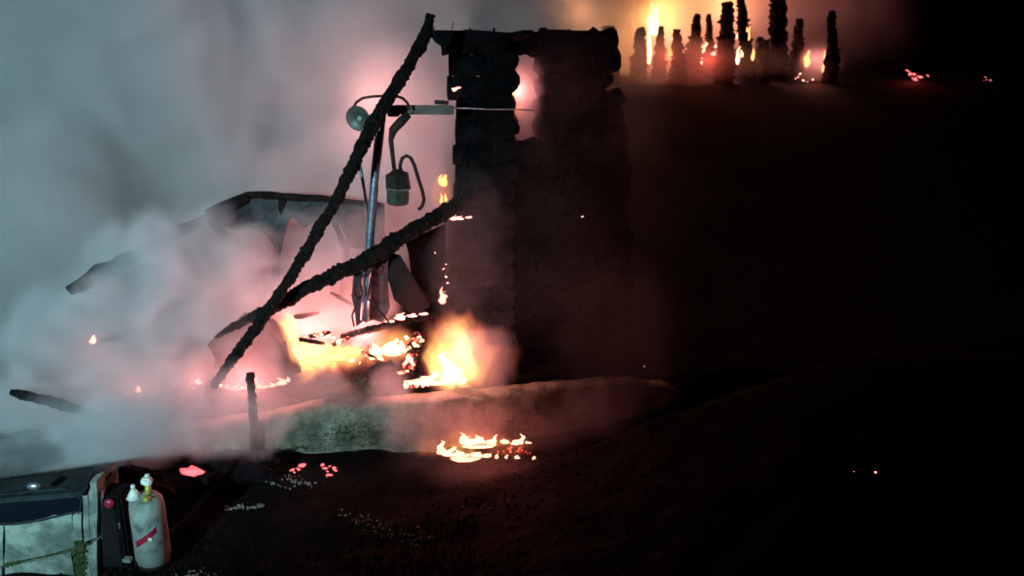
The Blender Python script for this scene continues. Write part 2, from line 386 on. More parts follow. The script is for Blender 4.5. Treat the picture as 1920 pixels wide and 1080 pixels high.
# ------------------------------------------------------------------ leaning charred beams
def beam(label, pts, Y, w, seed, name='charred_beam', m=CHAR, rough=.15, cat='beam', group=None, seg=12):
    q = [P(x, y, yy) for (x, y), yy in zip(pts, Y)]
    r = [M(a * .80, *p, yy) / 2 for a, p, yy in zip(w, pts, Y)]
    o = tube(name, q, r, m, rough=rough, rscale=5.5, seed=seed, step=.03, seg=16, smooth=False, fine=.42)
    return tag(o, label, cat, group)
beam('long charred beam leaning from the top of the log wall down to the left', [(808, 26), (800, 62), (765, 125), (700, 232), (625, 385), (540, 528), (470, 630), (425, 688), (400, 725)], [13.7, 13.7, 13.7, 13.6, 13.5, 13.45, 13.4, 13.4, 13.4], [22, 30, 29, 33, 27, 26, 26, 22, 18], 1)
beam('shorter charred beam propped from the middle of the log wall across the long one', [(878, 372), (850, 388), (760, 440), (690, 487), (600, 527), (540, 562), (470, 596), (436, 613), (405, 632)], [14.7, 14.5, 14.3, 14.1, 13.95, 13.9, 13.9, 13.9, 13.95], [34, 34, 35, 38, 32, 31, 24, 17, 9], 2)
beam('short charred timber jutting out of the smoke at far left', [(20, 735), (45, 741), (90, 752), (135, 765), (190, 785)], [12.5, 12.5, 12.6, 12.7, 12.8], [12, 22, 24, 22, 18], 3)
beam('thin dark upright post standing before the pale wall', [(468, 700), (474, 760), (480, 858)], [13.25, 13.25, 13.25], [18, 19, 22], 4, name='charred_post', cat='post')
beam('charred joist lying above the flames with an ember line on its top', [(640, 632), (700, 616), (760, 602), (822, 588)], [15.4, 15.3, 15.2, 15.1], [14, 17, 17, 14], 5, name='charred_joist', cat='joist')

# ------------------------------------------------------------------ log house
def log_house():
    t = thing('log_house', 'tall blackened log house wall with a glowing window gap and burnt-off top', 'building', P(900, 735, 15.2))
    dia = .365; z0 = .55; n = 17
    left_px = lambda z: 0
    rnd = random.Random(3)
    for i in range(n):
        z = z0 + i * dia + dia / 2
        Y = 15.2
        # picture height of this course decides how far its burnt end reaches
        py = 540 - F * math.tan(math.atan((z - H) / Y) + PITCH)
        if py < 75: lx = 812
        elif py < 92: lx = 828
        elif py < 112: lx = 843
        elif py < 170: lx = 840 + rnd.uniform(-3, 4)
        else: lx = 852 + rnd.uniform(-4, 5)
        rx = 958 + rnd.uniform(-8, 6)
        a, b = P(lx, py, Y), P(rx, py, Y); a.z = b.z = z
        tube('log', [a, b], [dia * .54, dia * .52], CHAR2, t, rough=.17, rscale=4, seed=i, step=.06, seg=14, fine=.28, smooth=False)
        # crossing logs of the corner notch, their ends towards us
        cx = P(946 + rnd.uniform(-5, 4), py, Y).x
        if i < n - 1: tube('crossing_log', [(cx, Y - .42 - rnd.uniform(0, .1), z + .12), (cx, Y + .7, z + .12)], [dia * .50, dia * .54], CHAR2, t, rough=.2, rscale=4, seed=i + 40, step=.08, seg=14, fine=.28, smooth=False)
        # the long side going away to the right
        x0, y0 = (P(966, 300, 15.5).x, 15.5); x1, y1 = 1.95, 17.6
        gap = 112 < py < 285
        f0 = .02 if not gap else .24 + rnd.uniform(-.03, .03)
        f1 = rnd.uniform(.9, 1.0) if i > n - 4 else 1.0 + (n - i) * .018 + rnd.uniform(-.05, .05)
        A = Vector((x0 + (x1 - x0) * f0, y0 + (y1 - y0) * f0, z)); B = Vector((x0 + (x1 - x0) * f1, y0 + (y1 - y0) * f1, z))
        tube('side_log', [A, B], dia * .54, CHAR3, t, rough=.2, rscale=4, seed=i + 80, step=.08, seg=14, fine=.28, smooth=False)
    top = z0 + n * dia
    # scorched roof plate over the corner, seen edge-on
    q = [P(800, 60, 14.9), P(870, 57, 14.9), P(960, 62, 14.9), P(1000, 66, 15.2), P(985, 76, 15.2), P(900, 80, 14.9), P(840, 96, 14.9), P(815, 80, 14.9)]
    slab('roof_plate', q, .9, CHAR2, t, rough=.03, seed=3)
    # stumps of burnt-off rafters along the top
    for k, (px, ph, pw) in enumerate(((972, 58, 15), (1006, 64, 9), (1040, 55, 24), (1082, 57, 26), (1110, 66, 14), (925, 52, 5), (880, 52, 4))):
        u = (px - 966) / 150; Y = 15.5 + max(0, u) * 2.0
        c = P(px, ph, Y); r = M(pw, px, ph, Y) / 2
        tube('rafter_stump', [(c.x, Y, top - .3), (c.x + .01, Y, c.z)], [r * 1.2, r], CHAR2, t, rough=.15, seed=k, seg=8, step=.1, smooth=False)
    # crooked nails and a bent wire on the roof plate
    for px, py in ((812, 50), (846, 42)):
        a = P(px, 60, 14.9); b = P(px + 4, py, 14.9); tube('bent_nail', [a, b], .008, RUST, t, seg=5)
log_house()

# ------------------------------------------------------------------ lamp post assembly
def lamp_post():
    Y = 14.2
    t = thing('lamp_post', 'leaning steel lamp pole with round lamp bowl and pale crossarm before the pink smoke', 'lamp post', P(690, 600, Y))
    tube('pole', [P(716, 212, Y), P(704, 320, Y), P(694, 440, Y), P(684, 600, Y)], [M(8.5, 700, 300, Y)] * 4, STEEL, t, seg=14, step=.3)
    tube('stay_rod', [P(672, 296, Y + .1), P(684, 360, Y + .1), P(690, 420, Y + .1)], .028, STEEL, t, seg=8)
    box('crossarm', P(795, 206, Y + .1), (M(112, 795, 206, Y), .10, M(17, 795, 206, Y)), PALEW, t, rot=Matrix.Rotation(R(.5), 3, 'Y'), bevel=.012)
    box('clamp', P(738, 208, Y), (M(22, 738, 208, Y), .16, M(20, 738, 208, Y)), RUST, t, bevel=.015)
    box('bracket_block', P(828, 192, Y), (M(26, 828, 192, Y), .12, M(7, 828, 192, Y)), RUST, t, bevel=.008, rot=Matrix.Rotation(R(4), 3, 'Y'))
    tube('gooseneck', [P(x, y, Y - .12) for x, y in ((662, 203), (668, 192), (680, 184), (697, 181), (722, 180), (742, 180), (755, 184), (764, 193), (768, 206))], .022, RUST, t, seg=8)
    # round lamp bowl, opening towards us and a little down
    c = P(673, 221, Y - .15); r = M(24, 673, 221, Y)
    ax = Vector((-.25, -1, -.15)).normalized(); u = ax.cross(Vector((0, 0, 1))).normalized(); v = u.cross(ax)
    prof = [(0, -.30), (.35, -.27), (.7, -.14), (.93, .08), (1.0, .2), (.95, .2), (.6, .06), (.28, -.0), (0, -.02)]
    vs, fs, sg = [], [], 28
    for (pr, pz) in prof:
        for k in range(sg):
            a = 2 * math.pi * k / sg; vs.append(c + (u * math.cos(a) + v * math.sin(a)) * r * max(pr, .001) + ax * r * pz)
    for j in range(len(prof) - 1):
        for k in range(sg): fs.append((j * sg + k, j * sg + (k + 1) % sg, (j + 1) * sg + (k + 1) % sg, (j + 1) * sg + k))
    link('lamp_bowl', mesh('lamp_bowl', vs, fs), LAMPG, t, True)
    bm = bmesh.new(); bmesh.ops.create_uvsphere(bm, u_segments=16, v_segments=10, radius=r * .22)
    for q in bm.verts: q.co += c + ax * r * .12 + Vector((r * .12, 0, r * -.02))
    me = bpy.data.meshes.new('bulb'); bm.to_mesh(me); bm.free(); link('bulb', me, BOTTLE, t, True)
lamp_post()
def lantern():
    Y = 14.0
    t = thing('hanging_lantern', 'six-sided iron box lantern hanging on a bent rod beside the steel pole', 'lantern', P(746, 350, Y))
    tube('hanger', [P(x, y, Y) for x, y in ((766, 214), (752, 228), (737, 244), (733, 262), (736, 290), (740, 324))], [.06, .075, .07, .04, .035, .035], RUST, t, seg=8)
    k = tube('hook', [P(730, 276, Y), P(736, 276, Y)], .022, RUST, t, seg=6)
    def prism(name, cx, y0, y1, w0, w1, m, seg=6, tilt=5, flat=1.0):
        a, b = P(cx[0], y0, Y), P(cx[1], y1, Y)
        return tube(name, [a, b], [M(w0, cx[0], y0, Y) / 2, M(w1, cx[1], y1, Y) / 2], m, t, seg=seg, smooth=False)
    prism('lantern_cap', (743, 744), 318, 326, 16, 40, RUST)
    prism('lantern_hood', (744, 747), 326, 352, 47, 50, RUST)
    prism('lantern_band', (747, 747), 351, 354, 52, 52, PALEW)
    prism('lantern_body', (747, 746), 354, 380, 47, 45, LAMPG)
    prism('lantern_foot', (746, 746), 380, 384, 45, 30, RUST)
    tube('conduit', [P(x, y, Y + .05) for x, y in ((752, 326), (750, 310), (754, 297), (762, 292), (770, 296), (777, 310), (784, 334), (792, 358), (795, 375), (791, 388), (784, 393))], .030, RUST, t, seg=8)
lantern()
o = tube('slack_wire', [P(x, y, 14.3) for x, y in ((842, 202), (880, 203), (920, 205), (958, 205), (1000, 207))], .012, STEEL, seg=6)
tag(o, 'thin pale wire stretched across the black log wall', 'wire')
def dangling(label, pts, Y, r=.018):
    o = tube('dangling_wire', [P(x, y, Y) for x, y in pts], r, RUST, seg=6); tag(o, label, 'wire', 'wires dangling below the propped beam')
dangling('burnt wire curling down left of the hanging sheets', [(682, 498), (676, 530), (680, 552), (668, 570), (660, 592), (664, 612)], 14.0)
dangling('burnt wire sloping right across the pale hanging sheet', [(696, 520), (690, 560), (704, 574), (720, 592), (730, 606)], 13.95)
dangling('short burnt wire loop just under the propped beam', [(700, 500), (690, 515), (672, 520), (664, 545), (672, 560)], 14.0, .022)
# ------------------------------------------------------------------ hanging sheets
def sheet(label, pts, Y, m, seed):
    n = len(pts); t = slab('metal_sheet', [P(x, y, yy) for (x, y), yy in zip(pts, Y)], .012, m, rough=.028, seed=seed, smooth=True, fine=.06)
    tag(t, label, 'sheet', 'buckled sheets hanging under the propped beam')
sheet('dark buckled metal sheet slanting down right from the propped beam', [(726, 470), (750, 478), (782, 530), (806, 572), (790, 586), (764, 586), (740, 560), (722, 515)], [14.6, 14.5, 14.6, 14.8, 14.8, 14.7, 14.5, 14.5], SHEETD, 1)
sheet('grey-blue crumpled metal sheet hanging straight down by the pole foot', [(690, 492), (728, 484), (726, 530), (730, 575), (716, 606), (698, 600), (684, 606), (676, 560), (682, 525)], [14.4, 14.4, 14.5, 14.6, 14.7, 14.5, 14.6, 14.5, 14.4], SHEET, 2)
sheet('narrow twisted strip of sheet metal left of the crumpled one', [(664, 500), (680, 506), (674, 560), (682, 600), (668, 612), (658, 560)], [14.3, 14.3, 14.5, 14.5, 14.4, 14.4], SHEET, 3)
sheet('blackened sheet behind, beside the log wall', [(760, 450), (835, 420), (838, 560), (800, 570), (772, 520)], [15.3, 15.3, 15.3, 15.2, 15.2], CHAR2, 4)

# ------------------------------------------------------------------ second house, roof fallen in
def fallen_house():
    Y = 18.0
    t = thing('fallen_roof_house', 'burning house with a dark collapsed roof showing through the pink smoke', 'building', P(560, 600, Y))
    top = [(388, 404), (420, 388), (465, 370), (530, 372), (600, 376), (650, 384), (720, 392)]
    low = [(720, 470), (690, 462), (655, 452), (640, 420), (600, 408), (570, 428), (545, 405), (520, 470), (500, 440), (470, 430), (440, 434), (415, 420)]
    slab('roof_sheet', [P(x, y, Y + (y - 370) * -.004) for x, y in top + low], .10, ROOF, t, rough=.06, seed=8)
    tube('ridge_beam', [P(x, y - 3, Y + .05) for x, y in top], .09, CHAR, t, rough=.2, step=.2, seg=8, smooth=False)
    tube('rafter', [P(465, 372, Y), P(388, 408, 17.6), P(268, 470, 16.2), P(190, 510, 15.5), P(130, 545, 15.0)], [.10, .11, .11, .16, .10], CHAR, t, rough=.3, rscale=3, step=.2, seg=8, smooth=False)
    tube('rafter', [P(388, 404, Y), P(440, 470, Y - .1), P(512, 540, Y - .3), P(530, 590, Y - .3)], .10, CHAR, t, rough=.25, step=.2, seg=8, smooth=False)
    tube('rafter', [P(530, 376, Y), P(520, 470, Y - .2), P(515, 540, Y - .3)], .09, CHAR, t, rough=.25, step=.2, seg=8, smooth=False)
    tube('rafter', [P(610, 380, Y), P(650, 470, Y - .2), P(640, 560, Y - .2)], .06, CHAR, t, rough=.25, step=.2, seg=8, smooth=False)
    ch = box('chimney', P(678, 430, Y - .5), (M(52, 678, 430, Y), .5, M(60, 678, 430, Y)), CHAR2, t, rough=.05, cuts=4, bevel=0, rot=Matrix.Rotation(R(-6), 3, 'Y'))
    # dark dune of fallen wall left of the fire
    vs, fs = [], []
    outline = [(396, 640), (440, 606), (500, 610), (530, 650), (560, 700), (520, 712), (450, 705), (400, 690)]
    slab('fallen_wall', [P(x, y, 14.9) for x, y in outline], .5, CHAR2, t, rough=.10, seed=4)
fallen_house()

# ------------------------------------------------------------------ debris pieces
rd = random.Random(11)
DEB = [  # px, py, Y, length px, width px, angle deg, glowing, label
    (600, 628, 15.0, 40, 16, 10, 1, 'upper glowing chunk in the hollow of the L-shaped fire'), (585, 640, 15.0, 46, 14, -8, 0, 'black plank in the hollow of the L-shaped fire'),
    (640, 640, 15.0, 34, 12, 25, 1, 'glowing plank tilted up at the right side of the L-shaped fire hollow'), (775, 640, 14.7, 36, 16, 60, 1, 'steep glowing plank left of the round fire ball, upper one'),
    (770, 672, 14.7, 40, 22, 80, 1, 'thick upright glowing chunk left of the round fire ball'), (790, 655, 14.7, 34, 12, -30, 0, 'thin black plank slanting down into the round fire ball'),
    (715, 686, 14.4, 40, 20, 20, 0, 'dark chunk just under the white-hot fire'), (785, 732, 14.3, 60, 22, 2, 0, 'thick black block at the foot of the round fire ball'),
    (790, 722, 14.25, 64, 12, 3, 1, 'glowing plank lying on the thick black block'), (700, 668, 14.6, 44, 10, -20, 1, 'thin glowing plank at the left end of the white-hot fire'),
    (640, 560, 15.6, 44, 12, -30, 0, 'black scrap falling beneath the propped beam'), (575, 590, 15.4, 46, 14, 10, 0, 'black scrap above the left end of the L-shaped fire'),
    (672, 548, 15.3, 26, 10, 35, 0, 'small black scrap next to the hanging sheets'), (745, 700, 14.3, 40, 10, 14, 1, 'small glowing plank between dark chunk and round fire ball'),
    (900, 728, 14.4, 90, 14, 2, 0, 'long black board under the right side of the round fire ball'), (620, 715, 14.3, 50, 12, -6, 0, 'black plank behind the scorched shrub'),
    (570, 745, 14.1, 60, 12, 8, 0, 'black plank left of the scorched shrub on the pale wall'), (520, 740, 14.1, 60, 12, -12, 0, 'black plank right of the upright post, tilted'),
    (430, 725, 14.0, 50, 10, -6, 1, 'glowing plank left of the upright post'), (510, 722, 14.0, 60, 10, 10, 1, 'glowing plank right of the upright post')]
for k, (px, py, Y, L, wd, an, gl, lab) in enumerate(DEB):
    dx, dy = math.cos(R(an)) * L / 2, -math.sin(R(an)) * L / 2
    a, b = P(px - dx, py - dy, Y - .1), P(px + dx, py + dy, Y + .12)
    r = M(wd, px, py, Y) / 2
    o = tube('charred_plank', [a, b], [r, r * .8], COAL if gl else CHAR, rough=.3, rscale=7, seed=k, step=.07, seg=8, smooth=False, flat=.6)
    tag(o, lab, 'plank', 'charred planks in the debris')

# scorched shrub on the wall top
def shrub():
    t = thing('scorched_shrub', 'low dark scorched shrub with grey-green leaves on top of the pale wall', 'shrub', P(650, 755, 14.0))
    vs, fs = [], []; c = P(655, 738, 14.0); rn = random.Random(5)
    for _ in range(2600):
        d = Vector((rn.gauss(0, 1), rn.gauss(0, 1), rn.gauss(0, 1))).normalized() * rn.uniform(.5, 1)
        p = c + Vector((d.x * .52, d.y * .3, d.z * .22 * (1 + .6 * d.x)))
        p += Vector((n3(p, 4, 1), n3(p, 4, 2), n3(p, 4, 3))) * .12
        s = rn.uniform(.012, .035); a = Vector((rn.gauss(0, 1), rn.gauss(0, 1), rn.gauss(0, 1))).normalized() * s; b = a.cross(Vector((rn.random(), rn.random(), rn.random()))).normalized() * s * .6
        o = len(vs); vs += [p - a, p + b, p + a, p - b]; fs.append((o, o + 1, o + 2, o + 3))
    f = link('foliage', mesh('foliage', vs, fs), LEAF, t); f['kind'] = 'stuff'
    for k in range(5):
        a = c + Vector((rn.uniform(-.2, .2), 0, -.3)); tube('stem', [a, a + Vector((rn.uniform(-.3, .3), rn.uniform(-.1, .1), .4))], [.012, .006], CHAR, t, seg=5)
shrub()

# ------------------------------------------------------------------ flames
def tongue(base, h, wd, seed, lean=0.0, depth=.5, seg=10, rings=9):
    """one flame tongue: a tapering, wavering body with depth"""
    vs, fs = [], []; base = Vector(base)
    for j in range(rings):
        f = j / (rings - 1)
        rr = wd / 2 * (math.sin(min(1, f * 2.2 + .25) * math.pi / 2)) * (1 - f) ** .8 + .002
        cx = base + Vector((lean * f * h + n3((0, 0, f * 2), 1.5, seed) * wd * .7 * f, n3((0, 0, f * 2), 1.5, seed + 9) * wd * .3 * f, f * h))
        for k in range(seg):
            a = 2 * math.pi * k / seg; m = 1 + .35 * n3((math.cos(a), math.sin(a), f * 3), 1.2, seed)
            vs.append(cx + Vector((math.cos(a) * rr * m, math.sin(a) * rr * m * depth, 0)))
    for j in range(rings - 1):
        for k in range(seg): fs.append((j * seg + k, j * seg + (k + 1) % seg, (j + 1) * seg + (k + 1) % seg, (j + 1) * seg + k))
    fs.append(tuple(reversed(range(seg))))
    return vs, fs
def flames(label, specs, m, name='flames', group=None, parts=True):
    """specs: (px, base py, Y, width px, height px[, lean])"""
    x0, y0, Y0 = specs[0][:3]
    t = thing(name, label, 'fire', P(x0, y0, Y0), group)
    for k, s in enumerate(specs):
        px, py, Y, wd, hh = s[:5]; ln = s[5] if len(s) > 5 else 0
        vs, fs = tongue(P(px, py, Y), M(hh, px, py, Y), M(wd, px, py, Y), seed=k * 3 + px * .11, lean=ln)
        link('flame_tongue', mesh('flame_tongue', vs, fs), m, t, True)
    return t
flames('L-shaped bright yellow fire under the crossing beams', [
    (537, 672, 15.4, 24, 84, .05), (552, 688, 15.3, 44, 50), (585, 686, 15.2, 66, 26), (625, 676, 15.2, 70, 22), (660, 664, 15.2, 56, 18, .1),
    (543, 640, 15.4, 26, 40), (566, 655, 15.4, 34, 24, .2)], FLY)
flames('white-hot fire below the charred joist, left of the round fire', [
    (708, 666, 15.0, 36, 26), (736, 668, 15.0, 54, 36), (756, 662, 15.0, 24, 26)], FL)
flames('tall round fire ball billowing at the right, against the log wall', [
    (840, 722, 14.3, 64, 66), (862, 721, 14.3, 40, 34), (812, 722, 14.3, 54, 26), (785, 719, 14.3, 50, 12)], FL)
flames('row of small flames along the burning log on the ground', [
    (826, 852, 12.65, 24, 28), (840, 855, 12.65, 34, 18), (866, 856, 12.65, 40, 13), (868, 858, 12.62, 84, 6), (890, 857, 12.65, 36, 11), (912, 857, 12.65, 24, 8), (931, 860, 12.65, 9, 10), (949, 860, 12.65, 7, 9), (970, 860, 12.65, 15, 6), (1000, 862, 12.65, 12, 7),
    (868, 833, 12.85, 18, 26), (880, 833, 12.85, 50, 17), (898, 832, 12.85, 34, 19), (925, 832, 12.85, 12, 20, .2), (918, 832, 12.85, 30, 10), (945, 831, 12.85, 26, 9), (900, 834, 12.83, 84, 5), (977, 833, 12.85, 16, 22), (966, 834, 12.85, 24, 10), (990, 831, 12.85, 16, 4)], FLG)
flames('small fire clinging to the left edge of the log wall', [(832, 350, 15.0, 22, 24), (826, 346, 15.0, 12, 20), (836, 378, 15.0, 8, 16), (828, 382, 15.1, 8, 20)], FLY)
flames('white flame bursting out of the gap in the log wall', [(944, 152, 15.3, 24, 28, -.2), (953, 162, 15.35, 22, 30), (960, 178, 15.7, 12, 26), (964, 195, 15.8, 8, 22)], FL)
flames('thin line of fire at the joint of the propped beam and the log wall', [(850, 413, 14.7, 18, 12), (862, 412, 14.7, 22, 7), (880, 409, 14.7, 20, 4)], EMB)
flames('low fire streak behind the upright post at left', [(430, 730, 13.8, 22, 12), (444, 732, 13.8, 30, 14), (462, 730, 13.8, 16, 8), (490, 728, 13.8, 26, 8), (510, 726, 13.8, 20, 10), (526, 722, 13.8, 26, 14, .4), (540, 716, 13.8, 12, 10)], FLR)
flames('small fire spot in the smoke left of the upright post', [(372, 720, 13.8, 20, 12)], FLR)
flames('faint fire spot low in the smoke, left of the fire streak', [(260, 736, 13.7, 16, 13)], FLR)
flames('lone fire spot deep in the smoke at far left', [(174, 645, 14.0, 18, 18)], FLR)
flames('flicker along the top edge of the charred joist', [(730, 604, 15.1, 26, 4), (752, 600, 15.1, 30, 14), (772, 594, 15.1, 26, 6), (795, 590, 15.1, 26, 4)], EMB)
flames('pink flame where the joist meets the log wall', [(830, 570, 14.9, 22, 24), (828, 566, 14.9, 12, 30)], FLR)

def embers(label, pts, Y, name='ember', size=(3, 5), m=EMB):
    """a small glowing patch of coals lying together"""
    vs, fs = [], []; rn = random.Random(len(label))
    for (px, py) in pts:
        px += rn.uniform(-1.5, 1.5) if len(pts) > 1 else 0; py += rn.uniform(-1.5, 1.5) if len(pts) > 1 else 0
        c = P(px, py, Y + rn.uniform(-.05, .05)); r = M(rn.uniform(size[0] * .6, size[1] * 1.1), px, py, Y) / 2; o = len(vs)
        bm = bmesh.new(); bmesh.ops.create_icosphere(bm, subdivisions=2, radius=1)
        sx, sz, tw = rn.uniform(.8, 2.0), rn.uniform(.5, 1.1), rn.uniform(-.7, .7)
        for v in bm.verts:
            d = v.co * (1 + .7 * n3(v.co, 1.4, px)); vs.append(c + Vector((d.x * sx, d.y, d.z * sz + d.x * tw)) * r)
        for f in bm.faces: fs.append(tuple(o + v.index for v in f.verts))
        bm.free()
    o = link(name, mesh(name, vs, fs), m, None, True); return tag(o, label, 'embers')
embers('glowing ember on the left edge of the log wall near its top', [(850, 165), (854, 167), (859, 164)], 14.9, size=(4, 7))
embers('white ember at the right edge of the log wall below the wire', [(955, 216), (961, 218)], 14.9, size=(3, 5))
embers('single ember floating left of the ember trail', [(816, 474)], 15.0, size=(3, 4))
embers('vertical trail of embers up the left edge of the log wall', [(833, 504), (836, 518), (838, 530), (834, 548), (836, 496)], 14.9, size=(2, 4))
embers('pair of red coal patches on the ground, the left one', [(547, 882), (553, 884), (560, 883), (566, 872), (558, 879)], 12.6, size=(4, 8), m=EMBR)
embers('red coal patch on the ground beside a smaller one, with bright specks', [(604, 873), (608, 878), (614, 884), (618, 890), (628, 883), (620, 875), (612, 892), (626, 876)], 12.6, size=(4, 8), m=EMBR)
embers('flat pink glowing patch on the ground right of the gas bottle', [(362, 884)], 11.9, size=(24, 30), m=EMBR)
fire_or_fill_light(P(362, 878, 11.8), 5, .12, (1, .16, .16))
embers('small spark on the black wall right of the ruins', [(1092, 406)], 15.9, size=(4, 6))
embers('tiny spark above the dark bank', [(1208, 687)], 14.6, size=(2, 3))
embers('coals dotted along the foot of the round fire', [(762, 720), (770, 721), (779, 722), (787, 719), (795, 722), (803, 721)], 14.1, size=(4, 8))
embers('coals dotted inside the black debris of the L-shaped fire', [(597, 622), (602, 626), (614, 630), (619, 628), (590, 629), (626, 633)], 14.8, size=(3, 7), m=FL)
embers('coals dotted on the black debris between the two big fires', [(762, 634), (778, 645), (783, 648), (790, 640), (768, 650), (786, 633)], 14.5, size=(3, 9), m=FL)
embers('coals dotted below the white-hot fire', [(690, 666), (697, 672), (708, 668), (660, 676), (676, 680), (702, 662)], 14.7, size=(4, 9), m=FL)
for k, (px, py, s) in enumerate(((1655, 785, 4.5), (1615, 776, 1.3))):
    c = G(px, py, 2.4); bm = bmesh.new(); bmesh.ops.create_icosphere(bm, subdivisions=1, radius=M(s, px, py, c.y) / 2)
    for v in bm.verts: v.co += Vector((c.x, c.y, terrain(c.x, c.y) + .04))
    me = bpy.data.meshes.new('spark'); bm.to_mesh(me); bm.free()
    tag(link('spark', me, EMB), ('pale spark lying alone on the black bank at right', 'fainter spark just left of the pale one on the black bank')[k], 'embers')

# burning log on the ground
t = tube('burning_log', [P(x, y, yy) for x, y, yy in ((838, 846, 12.75), (880, 842, 12.8), (940, 843, 12.8), (1006, 850, 12.8))], [.07, .09, .09, .07], COAL2, rough=.25, rscale=6, seed=5, step=.07, seg=10, smooth=False)
tag(t, 'burning log lying on the ground before the pale wall', 'log')

# ------------------------------------------------------------------ hillside: burnt trunks and fires
def trunk(label, px, top, base, w0, w1, Y, seed, lean=0, m=None):
    hh = base - top; rn = random.Random(seed)
    n = max(8, int(hh / 5)); pts, rad = [], []
    for i in range(n + 1):
        f = i / n; x = px + lean * f + rn.uniform(-.8, .8); y = base - hh * f
        pts.append(P(x, y, Y)); rad.append(M((w0 * (1 - f) + w1 * f) * rn.uniform(.9, 1.1) * (1 + .15 * max(0, .25 - f) * 4) * .92, px, y, Y) / 2)
    rad[-1] *= .8; pts[-1] += Vector((0, 0, rn.uniform(-.1, .25)))
    g = pts[0].copy(); g.z = min(g.z - .1, terrain(g.x, g.y) - .2); pts.insert(0, g); rad.insert(0, rad[0] * 1.1)
    th = thing('burnt_tree', label, 'tree', pts[0], 'burnt trees standing on the hillside')
    tube('trunk', pts, rad, m or CHAR, th, rough=.09, rscale=2.2, seed=seed, seg=12, smooth=False, step=.07, fine=.5)
    for k in range(max(4, int(hh / 6))):       # stubs of burnt-off branches
        f = rn.uniform(.1, .95); i = int(f * n); a = pts[i]; sd = rn.choice((-1, 1)); r = rad[i]
        b = a + Vector((sd * (r + rn.uniform(.03, .10)), rn.uniform(-.2, .2), rn.uniform(-.05, .12)))
        tube('branch_stub', [a, b], [r * .4, r * .12], m or CHAR, th, seg=5, smooth=False)
TR = [(1142, 46, 125, 34, 26, 0, 'broad hazy burnt tree stump at the left end of the hillside row'),
      (1199, 54, 112, 28, 19, 2, 'squat burnt stump just left of the tallest flame'),
      (1236, 58, 122, 26, 13, 3, 'waisted burnt stump right under the brightest flame'),
      (1272, 60, 112, 26, 18, -3, 'blunt low burnt stump between the brightest flame and the twin trunks'),
      (1300, 26, 104, 30, 12, 8, 'left one of the twin slim burnt trunks with flat top'),
      (1331, 30, 90, 18, 10, -2, 'right one of the twin slim burnt trunks with stepped top'),
      (1360, 4, 130, 36, 24, 4, 'thick black ragged trunk left of the leaning one'),
      (1402, -25, 122, 30, 14, -16, 'tall burnt trunk leaning left with fire at both sides'),
      (1425, 68, 125, 20, 14, 0, 'short black stump right of the leaning trunk'),
      (1434, 78, 130, 16, 12, 3, 'stubby black stump close before the tallest column'),
      (1459, -40, 135, 40, 24, 0, 'tallest straight black column of a trunk'),
      (1494, 42, 120, 28, 15, 4, 'blunt dark trunk right of the tallest column'),
      (1560, 20, 120, 26, 14, 0, 'faint dark trunk behind the two yellow fires at right')]
for k, (px, top, base, w0, w1, lean, lab) in enumerate(TR):
    trunk(lab, px, top, base, w0, w1, 43 + (k % 3) * 1.2, k + 20, lean)
HF = [('brightest tall flame on the hillside', FLH, [(1226, 66, 46, 34, 60), (1217, 120, 46, 12, 80), (1222, 60, 46, 26, 40), (1228, 58, 46, 24, 48), (1210, 121, 45.5, 22, 6)]),
      ('thin vertical orange flame left of the brightest one', FLY, [(1186, 68, 48.6, 6, 90)]),
      ('small flame between the low stumps on the hillside', FLY, [(1255, 112, 45, 10, 30)]),
      ('pink flame at the foot of the left twin trunk', FLR, [(1288, 100, 45, 14, 18), (1287, 112, 45, 4, 14)]),
      ('pale flame between the twin trunks', FL, [(1317, 98, 45, 16, 20), (1315, 122, 45, 6, 30)]),
      ('flat pink flame left of the thick ragged trunk', FLR, [(1338, 104, 42, 14, 8), (1341, 90, 42, 8, 8)]),
      ('white flame between the thick ragged trunk and the leaning trunk', FL, [(1383, 121, 42, 10, 34), (1391, 107, 42, 8, 14), (1381, 73, 42, 4, 10)]),
      ('orange flame climbing the right side of the leaning trunk', FLY, [(1411, 114, 42, 9, 24), (1404, 76, 42, 5, 30), (1401, 60, 42, 5, 10)]),
      ('round yellow fire left of its twin on the hillside', FLY, [(1512, 126, 44, 15, 32), (1511, 122, 44, 10, 26)]),
      ('slim yellow fire right of its twin on the hillside', FLY, [(1544, 136, 44, 10, 34), (1546, 110, 44, 7, 16)])]
for lab, m, sp in HF: flames(lab, sp, m, name='hillside_fire', group='fires on the hillside')
embers('ember scatter below the round yellow hillside fire', [(1492, 148), (1497, 144), (1501, 137), (1505, 150), (1515, 152), (1524, 150)], 43, size=(2, 4))
embers('red ember cluster alone on the dark hill at right', [(1703, 133), (1706, 140), (1710, 146), (1716, 148), (1722, 142), (1727, 145), (1738, 141), (1713, 138), (1719, 152)], 44, size=(3, 7), m=EMBR)
embers('last small ember at the far right of the hill', [(1848, 145), (1851, 150), (1856, 152), (1846, 154)], 44, size=(3, 5), m=EMBR)
embers('ember on the burnt slope left of the hillside trees', [(1103, 94), (1104, 98)], 40, size=(4, 6))
fire_or_fill_light(P(1715, 135, 43.6), 60, .2, (1, .1, .08))
fire_or_fill_light(P(1525, 140, 42.5), 60, .2, (1, .25, .1))

